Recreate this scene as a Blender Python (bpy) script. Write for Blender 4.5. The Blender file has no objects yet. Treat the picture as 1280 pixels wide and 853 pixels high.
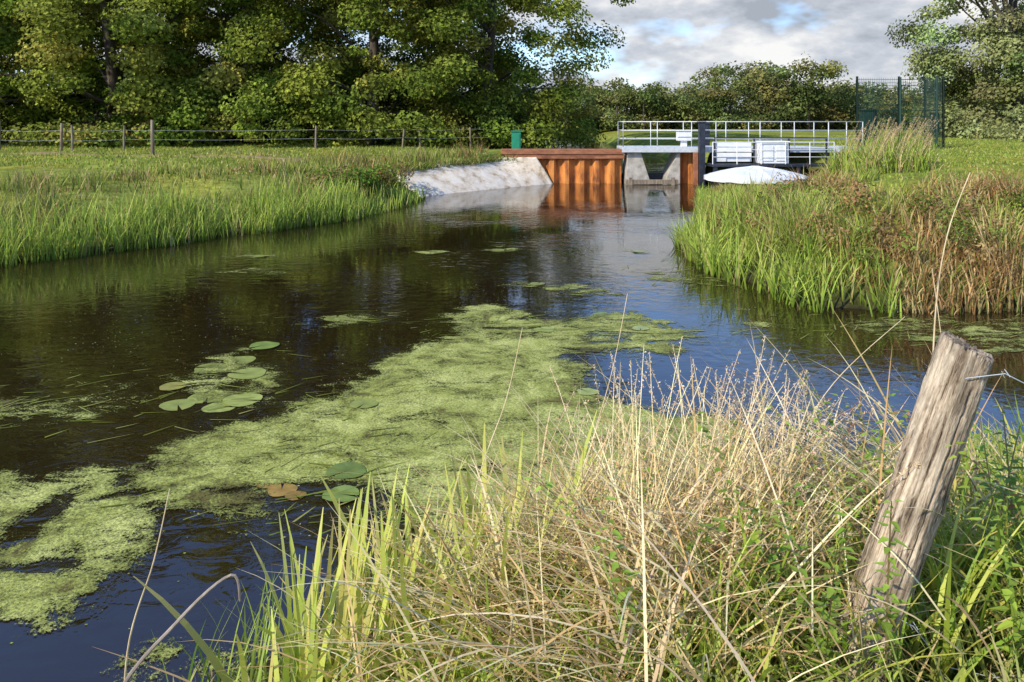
import bpy, math, numpy as np
from mathutils import Vector
R = np.random.default_rng(7)
scene = bpy.context.scene
scene.view_settings.view_transform = 'Standard'
scene.view_settings.look = 'None'
scene.view_settings.exposure = 0

# ------------------------------------------------------------------ helpers
def link(o, parent=None):
    scene.collection.objects.link(o)
    if parent: o.parent = parent
    return o
def empty(name, loc=(0,0,0)):
    e = bpy.data.objects.new(name, None); e.location = loc; e.empty_display_size = .2
    return link(e)
def mesh_np(name, V, F, col=None, mat=None, smooth=False):
    V = np.asarray(V, np.float32).reshape(-1,3); F = np.asarray(F, np.int32)
    k = F.shape[1]
    m = bpy.data.meshes.new(name)
    m.vertices.add(len(V)); m.vertices.foreach_set('co', V.ravel())
    m.loops.add(F.size); m.loops.foreach_set('vertex_index', F.ravel())
    m.polygons.add(len(F)); m.polygons.foreach_set('loop_start', np.arange(0,F.size,k,dtype=np.int32))
    m.polygons.foreach_set('use_smooth', np.full(len(F), smooth, dtype=bool))
    if col is not None:
        a = m.color_attributes.new('Col','FLOAT_COLOR','POINT')
        c = np.ones((len(V),4),np.float32); c[:,:3] = np.clip(col,0,1)
        a.data.foreach_set('color', c.ravel())
    m.update(calc_edges=True)
    if mat: m.materials.append(mat)
    return m
def obj_np(name, V, F, col=None, mat=None, parent=None, smooth=False):
    return link(bpy.data.objects.new(name, mesh_np(name,V,F,col,mat,smooth)), parent)
class Geo:
    def __init__(s): s.V=[]; s.F=[]
    def box(s, x0,x1,y0,y1,z0,z1):
        b=len(s.V)
        s.V += [(x0,y0,z0),(x1,y0,z0),(x1,y1,z0),(x0,y1,z0),(x0,y0,z1),(x1,y0,z1),(x1,y1,z1),(x0,y1,z1)]
        s.F += [(b,b+3,b+2,b+1),(b+4,b+5,b+6,b+7),(b,b+1,b+5,b+4),(b+1,b+2,b+6,b+5),(b+2,b+3,b+7,b+6),(b+3,b,b+4,b+7)]
    def tube(s, pts, rad, n=8, cap=True):
        pts=[Vector(p) for p in pts]
        if not hasattr(rad,'__len__'): rad=[rad]*len(pts)
        rings=[]
        for i,p in enumerate(pts):
            d=(pts[min(i+1,len(pts)-1)]-pts[max(i-1,0)]).normalized()
            u=d.cross(Vector((0,0,1)) if abs(d.z)<.9 else Vector((1,0,0))).normalized(); v=d.cross(u)
            b=len(s.V); rings.append(b)
            for k in range(n):
                a=2*math.pi*k/n; s.V.append(tuple(p+(u*math.cos(a)+v*math.sin(a))*rad[i]))
        for a,b in zip(rings[:-1],rings[1:]):
            for k in range(n): s.F.append((a+k,a+(k+1)%n,b+(k+1)%n,b+k))
        if cap:
            s.F.append(tuple(rings[0]+k for k in range(n))[::-1]); s.F.append(tuple(rings[-1]+k for k in range(n)))
    def prism(s, poly, y0, y1):
        b=len(s.V); n=len(poly)
        s.V += [(x,y0,z) for x,z in poly]+[(x,y1,z) for x,z in poly]
        s.F.append(tuple(b+k for k in range(n))); s.F.append(tuple(b+n+k for k in range(n))[::-1])
        for k in range(n): s.F.append((b+k,b+n+k,b+n+(k+1)%n,b+(k+1)%n))
    def obj(s, name, mat, parent=None, bevel=0, smooth=False):
        m=bpy.data.meshes.new(name); m.from_pydata(s.V,[],s.F); m.update(); m.materials.append(mat)
        if smooth:
            for p in m.polygons: p.use_smooth=True
        o=link(bpy.data.objects.new(name,m),parent)
        if bevel:
            bm=o.modifiers.new('bevel','BEVEL'); bm.width=bevel; bm.segments=2; bm.limit_method='ANGLE'
        return o

# ------------------------------------------------------------------ materials
def newmat(name):
    m=bpy.data.materials.new(name); m.use_nodes=True; nt=m.node_tree
    for n in list(nt.nodes): nt.nodes.remove(n)
    out=nt.nodes.new('ShaderNodeOutputMaterial'); return m,nt,out
def foliage_mat(name, transl=.35, rough=.5, spec=.35, simple=False):
    m,nt,out=newmat(name); N=nt.nodes; L=nt.links
    a=N.new('ShaderNodeAttribute'); a.attribute_name='Col'
    if simple:
        p=N.new('ShaderNodeBsdfDiffuse'); L.new(a.outputs['Color'],p.inputs['Color'])
    else:
        p=N.new('ShaderNodeBsdfPrincipled'); p.inputs['Roughness'].default_value=rough
        p.inputs['Specular IOR Level'].default_value=spec
        L.new(a.outputs['Color'],p.inputs['Base Color'])
    t=N.new('ShaderNodeBsdfTranslucent'); L.new(a.outputs['Color'],t.inputs['Color'])
    mx=N.new('ShaderNodeMixShader'); mx.inputs[0].default_value=transl
    L.new(p.outputs[0],mx.inputs[1]); L.new(t.outputs[0],mx.inputs[2]); L.new(mx.outputs[0],out.inputs[0])
    return m
def noise_mat(name, c1, c2, scale=(1,1,1), nscale=5, rough=.8, metal=0, bump=.2, c3=None, detail=5, lo=.35, hi=.65, bdist=.02):
    m,nt,out=newmat(name); N=nt.nodes; L=nt.links
    tc=N.new('ShaderNodeTexCoord'); mp=N.new('ShaderNodeMapping'); mp.inputs['Scale'].default_value=scale
    L.new(tc.outputs['Object'],mp.inputs[0])
    nz=N.new('ShaderNodeTexNoise'); nz.inputs['Scale'].default_value=nscale; nz.inputs['Detail'].default_value=detail; nz.inputs['Roughness'].default_value=.65
    L.new(mp.outputs[0],nz.inputs['Vector'])
    cr=N.new('ShaderNodeValToRGB'); e=cr.color_ramp.elements
    e[0].position=lo; e[0].color=(*c1,1); e[1].position=hi; e[1].color=(*c2,1)
    if c3: x=e.new((lo+hi)/2); x.color=(*c3,1)
    L.new(nz.outputs[0],cr.inputs[0])
    p=N.new('ShaderNodeBsdfPrincipled'); p.inputs['Roughness'].default_value=rough; p.inputs['Metallic'].default_value=metal
    L.new(cr.outputs[0],p.inputs['Base Color'])
    b=N.new('ShaderNodeBump'); b.inputs['Strength'].default_value=bump; b.inputs['Distance'].default_value=bdist
    L.new(nz.outputs[0],b.inputs['Height']); L.new(b.outputs[0],p.inputs['Normal'])
    L.new(p.outputs[0],out.inputs[0]); return m
M_leaf=foliage_mat('tree_leaves',.3,simple=True)
M_far=foliage_mat('bank_grass_blades',.3,simple=True)
M_grass=foliage_mat('grass_blades',.35,.5)
M_dry=foliage_mat('dry_grass',.25,simple=True)
M_pad=foliage_mat('lily_pad',.05,.35,.4)
M_bark=noise_mat('bark',(.04,.03,.02),(.12,.09,.06),(1,1,.2),9,.9)
M_rust=noise_mat('rusty_steel',(.16,.045,.012),(.75,.29,.06),(1,1,.3),3.0,.75,0,.25,(.5,.17,.035))
M_rustcap=noise_mat('rusty_beam',(.2,.07,.03),(.42,.17,.08),(.4,1,1),5,.8,0,.2)
M_conc=noise_mat('concrete',(.3,.27,.22),(.52,.48,.41),(1,1,1),3.5,.9,0,.5,(.42,.38,.31))
M_slope=noise_mat('lime_concrete_slope',(.38,.27,.16),(.80,.71,.57),(1,1,1),2.4,.9,0,.6,(.68,.57,.42),bdist=.03,lo=.32,hi=.6)
M_galv=noise_mat('galvanised_steel',(.55,.57,.57),(.72,.73,.72),(1,1,1),8,.45,.2,.03)
M_white=noise_mat('white_painted_metal',(.66,.67,.66),(.82,.82,.8),(1,1,1),3,.5,0,.03)
M_navy=noise_mat('dark_painted_steel',(.015,.02,.03),(.04,.045,.06),(1,1,1),6,.5,.2,.05)
M_green=noise_mat('green_coated_steel',(.006,.03,.02),(.012,.05,.032),(1,1,1),6,.5,.1,.03)
M_cab=noise_mat('green_cabinet_paint',(.01,.2,.11),(.02,.26,.14),(1,1,1),6,.5,0,.03)
M_wood=noise_mat('fence_wood',(.12,.09,.06),(.36,.28,.19),(1,1,.15),12,.9,0,.4)

# ------------------------------------------------------------------ terrain
RIVER=np.array([(-9.2,13.3),(-6.6,16.6),(-4.4,19.2),(-3.5,22.4),(-2.74,25.3),(1.6,30.2),(1.7,30.6),(12,30.6),(12.3,29.2),(10.5,27.2),
 (6.9,25.9),(6.0,22.5),(5.05,18.5),(4.0,15.5),(3.65,13.6),(3.85,11.9),(4.4,10.4),(5.3,10.0),(6.8,10.0),(9.5,10.9),(16,13),(30,17),(30,11.5),(9,6.9),
 (4.4,5.7),(2.4,5.3),(.9,5.0),(-.66,4.35),(-1.28,3.48),(-1.7,2.4),(-2.6,0),(-6,-8),(-20,-26),(-60,-26),(-40,-12),(-22,2),(-14,8.6)],float)
CHAN=np.array([(4.4,30.0),(7.9,30.0),(8.6,34),(8.4,60),(9,95),(3,95),(4,60),(3.7,34)],float)
def sdf(P,poly):
    d=np.full(len(P),1e18); ins=np.zeros(len(P),bool)
    for i in range(len(poly)):
        a=poly[i]; b=poly[(i+1)%len(poly)]; e=b-a; w=P-a
        t=np.clip((w@e)/(e@e),0,1); q=w-t[:,None]*e; d=np.minimum(d,(q**2).sum(1))
        c=((a[1]>P[:,1])!=(b[1]>P[:,1])) 
        xi=a[0]+(P[:,1]-a[1])*(e[0])/(e[1] if e[1]!=0 else 1e-9)
        ins ^= c & (P[:,0]<xi)
    return np.where(ins,-1,1)*np.sqrt(d)
def sst(x,a,b):
    t=np.clip((x-a)/(b-a),0,1); return t*t*(3-2*t)
def wob(x,y,s,ph=0):
    return (np.sin(x*s+1.3*np.sin(y*s*.7+ph)+ph)+np.sin(y*s*1.13+1.7*np.sin(x*s*.6+2+ph))+.5*np.sin((x+y)*s*2.1+ph*2))/2.5
def shore(x,y):
    P=np.stack([x,y],1)
    return np.minimum(sdf(P,RIVER)+(.14*wob(x,y,2.3)+.12*wob(x,y,1.1,4)*(y>8))*(y<28), sdf(P,CHAN))
RA=np.array([-2.9,25.1]); RB=np.array([1.75,30.25]); RU=np.array([-1.45,1.0])
def rev_uv(x,y):
    M=np.linalg.inv(np.column_stack([RB-RA,RU])); q=M@np.stack([x-RA[0],y-RA[1]]); return q[0],q[1]
def terrain(x,y,d=None):
    if d is None: d=shore(x,y)
    near=1-sst(y,5.5,8.5)
    right=sst(x,1.5,5)*(1-near)
    left=1-near-right
    H=1.3*near+1.5*right+1.3*left
    lam=2.2*near+1.45*right+2.5*left
    k=1+9*np.exp(-((y-31.2)/1.0)**2)*(x>-1.5)*(x<13) + 1.2*np.exp(-((x+1.3)**2+(y-28.2)**2)/7.)
    shelf=right*(1-sst(x-.43*y,-1.0,1.3))*sst(y,13.5,18)*(1-sst(y,29.5,30.5))
    k=k*(1-.88*shelf)
    z=H*(1-np.exp(-np.maximum(d,0)*k/lam))+.07*wob(x,y,.9)*sst(d,0,2)+.04*wob(x,y,3.1,1)*sst(d,0,1)
    far=sst(y,60,200)
    z=z*(1-far)+1.35*far*sst(d,0,3)
    z=np.where(d<0, np.maximum(-.9,.7*d), z)
    u,v=rev_uv(x,y); inr=(u>-.06)&(u<1.08)&(v>-.5)&(v<1.02)&(y<30.6)
    z=np.where(inr,np.minimum(z,-.5+1.0*np.clip(v,0,1)),z)
    return z
def axis(lo,hi,dlo,dhi,step,g):
    a=list(np.arange(dlo,dhi+1e-6,step)); s=step
    while a[-1]<hi: s*=g; a.append(a[-1]+s)
    s=step; f=[dlo]
    while f[-1]>lo: s*=g; f.append(f[-1]-s)
    return np.array(f[1:][::-1]+a)
xs=axis(-900,900,-14,18,.2,1.12); ys=axis(-60,1500,0,35,.2,1.12)
X,Y=np.meshgrid(xs,ys); x=X.ravel(); y=Y.ravel(); d=shore(x,y); z=terrain(x,y,d)
nx,ny=len(xs),len(ys)
ii=np.arange(nx*ny).reshape(ny,nx)
F=np.stack([ii[:-1,:-1],ii[:-1,1:],ii[1:,1:],ii[1:,:-1]],-1).reshape(-1,4)
grassc=np.array([.2,.225,.045]); soil=np.array([.34,.24,.13]); mud=np.array([.035,.03,.018])
n1=(wob(x,y,.35)+1)/2
c=grassc*(.75+.5*n1[:,None])+np.array([.06,.03,.0])*((wob(x,y,.9,3)>.3)[:,None])
trk=np.exp(-((y-(27.2-.1*(x+10)))/.9)**2)*(x<-7.5)
c=c*(1-trk[:,None]*.9)+soil*trk[:,None]*.9
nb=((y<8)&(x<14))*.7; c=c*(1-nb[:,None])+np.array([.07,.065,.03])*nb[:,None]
s=(1-sst(d,-.1,.6))[:,None]; c=c*(1-s)+mud*s
def ground_mat():
    m,nt,out=newmat('ground'); N=nt.nodes; L=nt.links
    a=N.new('ShaderNodeAttribute'); a.attribute_name='Col'
    g=N.new('ShaderNodeNewGeometry'); nz=N.new('ShaderNodeTexNoise'); nz.inputs['Scale'].default_value=3; nz.inputs['Detail'].default_value=5; nz.inputs['Roughness'].default_value=.75
    L.new(g.outputs['Position'],nz.inputs['Vector'])
    mr=N.new('ShaderNodeMapRange'); mr.inputs[1].default_value=.3; mr.inputs[2].default_value=.7; mr.inputs[3].default_value=.45; mr.inputs[4].default_value=1.5; L.new(nz.outputs[0],mr.inputs[0])
    v=N.new('ShaderNodeVectorMath'); v.operation='SCALE'; L.new(a.outputs['Color'],v.inputs[0]); L.new(mr.outputs[0],v.inputs['Scale'])
    p=N.new('ShaderNodeBsdfDiffuse'); L.new(v.outputs[0],p.inputs['Color'])
    b=N.new('ShaderNodeBump'); b.inputs['Strength'].default_value=.8; b.inputs['Distance'].default_value=.08; L.new(nz.outputs[0],b.inputs['Height']); L.new(b.outputs[0],p.inputs['Normal'])
    L.new(p.outputs[0],out.inputs[0]); return m
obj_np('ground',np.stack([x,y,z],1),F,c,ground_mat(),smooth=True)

# ------------------------------------------------------------------ water
def water_mat():
    m,nt,out=newmat('water'); N=nt.nodes; L=nt.links
    g=N.new('ShaderNodeNewGeometry')
    mp=N.new('ShaderNodeMapping'); mp.inputs['Scale'].default_value=(1,1.6,1); L.new(g.outputs['Position'],mp.inputs[0])
    n1=N.new('ShaderNodeTexNoise'); n1.inputs['Scale'].default_value=3.8; n1.inputs['Detail'].default_value=3; n1.inputs['Distortion'].default_value=.6; L.new(mp.outputs[0],n1.inputs['Vector'])
    n2=N.new('ShaderNodeTexNoise'); n2.inputs['Scale'].default_value=.5; n2.inputs['Detail'].default_value=2; L.new(g.outputs['Position'],n2.inputs['Vector'])
    mr=N.new('ShaderNodeMapRange'); mr.inputs[1].default_value=.42; mr.inputs[2].default_value=.62; mr.inputs[3].default_value=.08; mr.inputs[4].default_value=.5; L.new(n2.outputs[0],mr.inputs[0])
    b=N.new('ShaderNodeBump'); b.inputs['Distance'].default_value=.02; L.new(mr.outputs[0],b.inputs['Strength']); L.new(n1.outputs[0],b.inputs['Height'])
    p=N.new('ShaderNodeBsdfPrincipled'); p.inputs['Base Color'].default_value=(.018,.011,.004,1); p.inputs['Roughness'].default_value=.02; p.inputs['IOR'].default_value=1.72
    L.new(b.outputs[0],p.inputs['Normal']); L.new(p.outputs[0],out.inputs[0]); return m
M_water=water_mat()
obj_np('river_water',[(-70,-40,0),(40,-40,0),(40,30.95,0),(-70,30.95,0)],[(0,1,2,3)],None,M_water)
obj_np('upstream_water',[(2.5,31.05,.36),(10.5,31.05,.36),(10.5,100,.36),(2.5,100,.36)],[(0,1,2,3)],None,M_water)

# ------------------------------------------------------------------ floating algae (sheet 7 mm above the water, ragged by coverage)
MATS=[([(-3.0,5.2),(-2.7,6.0),(-2.1,6.7),(-1.7,7.4),(-1.5,8.2),(-.8,9.0),(.6,9.0),(.9,7.8),(1.05,7.1),(1.3,6.7),(2.1,6.3),(2.0,5.3),(.05,4.3),(-.42,4.5),(-1.16,5.1),(-1.7,4.8),(-2.5,4.9)],.99,.6),
 ([(-1.3,10),(-.22,10.5),(.61,9.8),(1.7,10.2),(2.5,9.2),(2.1,8.1),(.81,7.9),(-.36,8.0)],.88,.6),
 ([(-6.2,5.75),(-3.62,5.5),(-2.8,5.5),(-2.3,5.1),(-2.2,4.5),(-2.15,4.0),(-2.2,3.7),(-2.85,3.8),(-6.2,3.8)],.96,.45),
 ([(-3.7,7.9),(-3.05,8.5),(-2.1,7.3),(-2.1,6.6),(-3.05,6.6)],.8,.45),
 ([(-5.8,7.3),(-4.2,7.5),(-3.2,7.1),(-3.0,6.4),(-4.5,5.9),(-5.8,6.0)],.65,.6),
 ([(-2.9,9.8),(-2.2,10.1),(-1.6,9.6),(-2.3,9.25)],.8,.4),
 ([(-.4,11.6),(.6,12.2),(1.6,11.6),(1.7,10.9),(.6,11.0)],.76,.5),
 ([(-1.9,14.6),(-1.5,14.9),(-1.1,14.6),(-1.5,14.3)],.9,.3),([(-.8,14.8),(-.2,15.2),(.5,14.8),(-.2,14.4)],.78,.4),
 ([(-5.9,14.1),(-5.0,14.6),(-4.0,14.3),(-4.9,13.6)],.72,.6),([(-5.4,12.6),(-4.4,13.1),(-3.4,12.7),(-4.3,12.2)],.72,.6),
 ([(1.3,14.9),(2.6,15.4),(3.4,14.5),(2.6,13.9)],.66,.7),([(1.7,12.8),(3.4,13.5),(3.5,11.5),(2.2,11.2)],.68,.7),
 ([(1.8,9.5),(3.4,10.4),(3.9,9.4),(2.8,8.8)],.68,.6),
 ([(3.8,9.9),(7.5,10.1),(9.5,10.9),(12,10.5),(9,7.8),(6.5,7.4),(4.4,8.4)],.74,.8),
 ([(-1.9,3.9),(-1.2,3.9),(-1.1,3.2),(-1.7,2.9),(-2.1,3.2)],.7,.3),
 ([(-.9,4.7),(.6,5.4),(2.4,5.9),(4.4,6.4),(4.5,6.0),(.9,4.9),(-.7,4.3)],.55,.4)]
ax=np.arange(-7,13,.06); ay=np.arange(2.6,16,.06)
X,Y=np.meshgrid(ax,ay); x=X.ravel(); y=Y.ravel(); P=np.stack([x,y],1); den=np.zeros(len(x))
for poly,amp,soft in MATS:
    dd=sdf(P,np.array(poly,float))+.16*wob(x,y,3.5)+.1*wob(x,y,9,2)
    den=np.maximum(den,amp*(1-sst(dd,-soft*.7,soft*.8)))
for cx,cy,rx,ry in [(1.1,7.9,.3,.4),(-1.5,5.15,.35,.16),(-3.1,4.85,.12,.4),(-3.6,4.5,.2,.3),(-2.7,4.3,.25,.08),(-4.2,5.1,.5,.08)]:
    den*=1-.55*np.exp(-(((x-cx)/rx)**2+((y-cy)/ry)**2)*1.2)
ii=np.arange(len(x)).reshape(len(ay),len(ax))
F=np.stack([ii[:-1,:-1],ii[:-1,1:],ii[1:,1:],ii[1:,:-1]],-1).reshape(-1,4)
F=F[den[F].max(1)>.08]
use=np.unique(F); re=np.zeros(len(x),int); re[use]=np.arange(len(use))
def algae_mat():
    m,nt,out=newmat('algae_mat'); N=nt.nodes; L=nt.links
    a=N.new('ShaderNodeAttribute'); a.attribute_name='Col'; sp=N.new('ShaderNodeSeparateColor'); L.new(a.outputs['Color'],sp.inputs[0])
    g=N.new('ShaderNodeNewGeometry')
    mp=N.new('ShaderNodeMapping'); mp.inputs['Scale'].default_value=(.55,1,1); mp.inputs['Rotation'].default_value=(0,0,.35); L.new(g.outputs['Position'],mp.inputs[0])
    def noise(s,d,r=.6,dist=0,src=None):
        n=N.new('ShaderNodeTexNoise'); n.inputs['Scale'].default_value=s; n.inputs['Detail'].default_value=d; n.inputs['Roughness'].default_value=r; n.inputs['Distortion'].default_value=dist
        L.new(src or g.outputs['Position'],n.inputs['Vector']); return n
    def math_(op,a_,b_):
        n=N.new('ShaderNodeMath'); n.operation=op
        for i,v in enumerate((a_,b_)):
            if isinstance(v,(int,float)): n.inputs[i].default_value=v
            else: L.new(v,n.inputs[i])
        return n.outputs[0]
    big=noise(3.6,6,.76,.9,mp.outputs[0]); fine=noise(70,2,.8)
    s=math_('ADD',math_('MULTIPLY',big.outputs[0],.7),math_('MULTIPLY',fine.outputs[0],.30))
    mr=N.new('ShaderNodeMapRange'); mr.inputs[1].default_value=0; mr.inputs[2].default_value=1; mr.inputs[3].default_value=.80; mr.inputs[4].default_value=.375
    L.new(sp.outputs[0],mr.inputs[0])
    diff=math_('SUBTRACT',s,mr.outputs[0]); al=math_('MULTIPLY',diff,20.); al2=N.new('ShaderNodeClamp'); L.new(al,al2.inputs[0])
    c1=noise(1.8,6,.78,.6); cr=N.new('ShaderNodeValToRGB'); e=cr.color_ramp.elements
    e[0].position=.37; e[0].color=(.12,.105,.02,1); e[1].position=.62; e[1].color=(.46,.47,.13,1); x_=e.new(.47); x_.color=(.28,.30,.06,1)
    L.new(c1.outputs[0],cr.inputs[0])
    th=N.new('ShaderNodeMapRange'); th.inputs[1].default_value=0; th.inputs[2].default_value=.14; th.inputs[3].default_value=.4; th.inputs[4].default_value=1.12; L.new(diff,th.inputs[0])
    sc=N.new('ShaderNodeMapRange'); sc.inputs[1].default_value=.3; sc.inputs[2].default_value=.7; sc.inputs[3].default_value=.4; sc.inputs[4].default_value=1.4; L.new(fine.outputs[0],sc.inputs[0])
    v=N.new('ShaderNodeVectorMath'); v.operation='SCALE'; L.new(cr.outputs[0],v.inputs[0]); L.new(math_('MULTIPLY',sc.outputs[0],th.outputs[0]),v.inputs['Scale'])
    p=N.new('ShaderNodeBsdfPrincipled'); p.inputs['Roughness'].default_value=.7; p.inputs['Specular IOR Level'].default_value=.3; L.new(v.outputs[0],p.inputs['Base Color'])
    b=N.new('ShaderNodeBump'); b.inputs['Strength'].default_value=.6; b.inputs['Distance'].default_value=.01; L.new(fine.outputs[0],b.inputs['Height']); L.new(b.outputs[0],p.inputs['Normal'])
    t=N.new('ShaderNodeBsdfTransparent'); mx=N.new('ShaderNodeMixShader'); L.new(al2.outputs[0],mx.inputs[0]); L.new(t.outputs[0],mx.inputs[1]); L.new(p.outputs[0],mx.inputs[2]); L.new(mx.outputs[0],out.inputs[0])
    return m
V=np.stack([x,y,np.full(len(x),.007)],1)[use]
obj_np('floating_algae',V,re[F],np.repeat(den[use][:,None],3,1),algae_mat())

# ------------------------------------------------------------------ lily pads (mostly half covered by algae)
pads=[(-2.85,8.5,.16,0,1),(-2.7,7.55,.18,1,1),(-3.3,7.2,.12,2,1),(-2.85,6.95,.18,1,0),(-2.5,6.85,.17,1,1),(-3.05,6.75,.15,1,0),(-3.15,7.75,.17,1,0),(-2.95,8.0,.16,1,0),(-2.65,6.7,.14,1,0),
 (-1.22,5.46,.14,0,1),(-1.62,5.2,.10,3,0),(-1.74,5.3,.09,3,0),(-1.5,5.12,.07,3,0),(-1.18,5.12,.12,0,1),(-1.36,5.66,.11,1,0),(-1.75,5.6,.13,0,0),(-1.35,6.75,.12,1,1),(-.95,7.15,.15,2,0),(-1.25,7.7,.13,1,0),
 (.72,7.05,.10,1,1),(.55,8.7,.14,1,0),(1.3,8.55,.13,1,0),(.4,9.15,.12,1,1),(-.5,9.4,.15,1,0),(1.6,9.2,.10,1,1),(1.2,9.9,.11,0,0),
 (-2.3,9.7,.15,1,0),(.9,11.5,.14,1,0),(.4,11.7,.11,1,1),(-1.5,14.6,.18,1,0),(-.3,14.8,.15,1,0),(2.5,14.6,.12,1,1),(-4.8,14.1,.12,1,1),
 (-.3,5.3,.10,0,0),(-2.0,5.9,.11,0,0),(-2.2,5.55,.1,1,0)]
pc=[(.2,.27,.06),(.32,.36,.09),(.40,.37,.09),(.34,.21,.05)]
V=[];F=[];C=[]
for (px_,py_,r,k,up) in pads:
    b=len(V); a0=R.uniform(0,6.28); n=22; col=np.array(pc[k])*R.uniform(.8,1.1); zz=(.011+R.uniform(0,.004)) if up else .003+R.uniform(0,.002)
    V.append((px_,py_,zz)); C.append(col*.7); p1=R.uniform(0,6.28)
    for q in (.55,1.):
        for i in range(n):
            a=a0+.12+(6.283-.24)*i/(n-1); rr=r*q*(1+.06*math.sin(3*a+p1)+.02*R.normal())
            dx,dy=rr*math.cos(a)*1.05,rr*math.sin(a)*.95
            V.append((px_+dx,py_+dy,zz+(.006*max(0,math.sin(2*a+p1)) if (q==1 and up) else 0))); C.append(col*(R.uniform(.85,1.1) if q<1 else R.uniform(.7,1.15)))
    for i in range(n-1):
        F.append((b,b+1+i,b+2+i)); F.append((b+1+i,b+1+n+i,b+2+n+i,b+2+i))
m=bpy.data.meshes.new('lily_pads'); m.from_pydata(V,[],F); m.update(); m.materials.append(M_pad)
at=m.color_attributes.new('Col','FLOAT_COLOR','POINT'); cc=np.ones((len(V),4),np.float32); cc[:,:3]=C; at.data.foreach_set('color',cc.ravel())
link(bpy.data.objects.new('lily_pads',m))

# ------------------------------------------------------------------ blades & leaves
def blade_geo(base,h,w,ang,th0,th1,col,segs=3,tip=None,wp=.7,root=.6):
    n=len(base); base=np.asarray(base,float)
    t=np.linspace(0,1,segs+1)
    th=th0[:,None]+th1[:,None]*((t[:-1]+t[1:])/2)[None]
    st=h[:,None]/segs
    hz=np.concatenate([np.zeros((n,1)),np.cumsum(np.sin(th)*st,1)],1); vt=np.concatenate([np.zeros((n,1)),np.cumsum(np.cos(th)*st,1)],1)
    cx=base[:,0:1]+hz*np.cos(ang)[:,None]; cy=base[:,1:2]+hz*np.sin(ang)[:,None]; cz=base[:,2:3]+vt
    wa=ang+np.pi/2+R.uniform(-.8,.8,n)
    ww=w[:,None]*.5*np.maximum(1-t**2,.02)[None]**wp
    dx=np.cos(wa)[:,None]*ww; dy=np.sin(wa)[:,None]*ww
    Vl=np.stack([cx-dx,cy-dy,cz],-1); Vr=np.stack([cx+dx,cy+dy,cz],-1)
    V=np.stack([Vl,Vr],2).reshape(-1,3)
    b=(np.arange(n)*2*(segs+1))[:,None]+(np.arange(segs)*2)[None]
    F=np.stack([b,b+1,b+3,b+2],-1).reshape(-1,4)
    tipc=col if tip is None else tip
    C=(col[:,None,:]*(1-t)[None,:,None]*1.0+tipc[:,None,:]*t[None,:,None])*(root+(1-root)*np.minimum(t*3,1))[None,:,None]  # root factor darkens the blade foot: shade painted into the colour
    C=np.repeat(C[:,:,None,:],2,2).reshape(-1,3)
    return V,F,C,np.stack([cx[:,-1],cy[:,-1],cz[:,-1]],1)
def leaf_geo(P,size,col,aspect=.6,nrm=None,bias=0.):
    n=len(P)
    a=R.normal(size=(n,3)); 
    if nrm is not None: a=a*(1-bias)+nrm*bias*2
    a/=np.linalg.norm(a,axis=1,keepdims=True)+1e-9
    b=R.normal(size=(n,3)); u=np.cross(a,b); u/=np.linalg.norm(u,axis=1,keepdims=True)+1e-9; v=np.cross(a,u)
    s=size[:,None]
    V=np.stack([P-u*s*.5,P-v*s*.5*aspect+a*s*.08,P+u*s*.5,P+v*s*.5*aspect+a*s*.08],1).reshape(-1,3)
    F=np.arange(4*n).reshape(n,4)
    return V,F,np.repeat(col,4,0)
def merge(parts):
    V=[];F=[];C=[];o=0
    for p in parts:
        V.append(p[0]);F.append(p[1]+o);C.append(p[2]);o+=len(p[0])
    return np.concatenate(V),np.concatenate(F),np.concatenate(C)
def palette(n,cols,jit=.15,w=None):
    cols=np.array(cols); k=R.choice(len(cols),n,p=w)
    return cols[k]*(1+jit*R.normal(size=(n,1)))*(1+.05*R.normal(size=(n,3)))
def scatter(n,x0,x1,y0,y1,dmin,dmax,fn=None):
    x=R.uniform(x0,x1,n); y=R.uniform(y0,y1,n); d=shore(x,y); k=(d>dmin)&(d<dmax)
    if fn is not None: k&=fn(x,y,d)
    u,v=rev_uv(x,y); k&=~((u>-.02)&(u<1.05)&(v>-.3)&(v<.93)&(y<30.7))
    x,y,d=x[k],y[k],d[k]; z=np.maximum(terrain(x,y,d),-.05)
    return np.stack([x,y,z],1),d
def grassfield(B,hr,wr,cols,segs=3,th=(.0,.3),bend=(.2,.9),tipcols=None,hmul=None,ang=None,w=None,root=.6,patch=None):
    n=len(B); h=R.uniform(*hr,n)
    if hmul is not None: h=h*hmul
    a=R.uniform(0,6.283,n) if ang is None else ang
    c1=palette(n,cols,w=w); c2=c1 if tipcols is None else palette(n,tipcols)
    if patch is not None:
        k=(R.random(n)<patch[0])[:,None]; alt=palette(n,patch[1]); c1=np.where(k,alt,c1); c2=np.where(k,alt*1.05,c2)
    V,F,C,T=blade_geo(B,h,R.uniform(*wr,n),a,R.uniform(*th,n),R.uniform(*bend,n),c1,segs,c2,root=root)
    return (V,F,C)
def drift(B,s,ph,lo=.0,hi=.6): 
    return .9*sst(wob(B[:,0],B[:,1],s,ph)+.35*wob(B[:,0],B[:,1],s*3.3,ph+1),lo,hi)

G1=(.22,.30,.05);G2=(.30,.37,.065);G3=(.11,.165,.03);TAN=(.62,.48,.22);TAN2=(.76,.61,.33);YG=(.44,.47,.09);BR=(.33,.18,.07)
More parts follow.
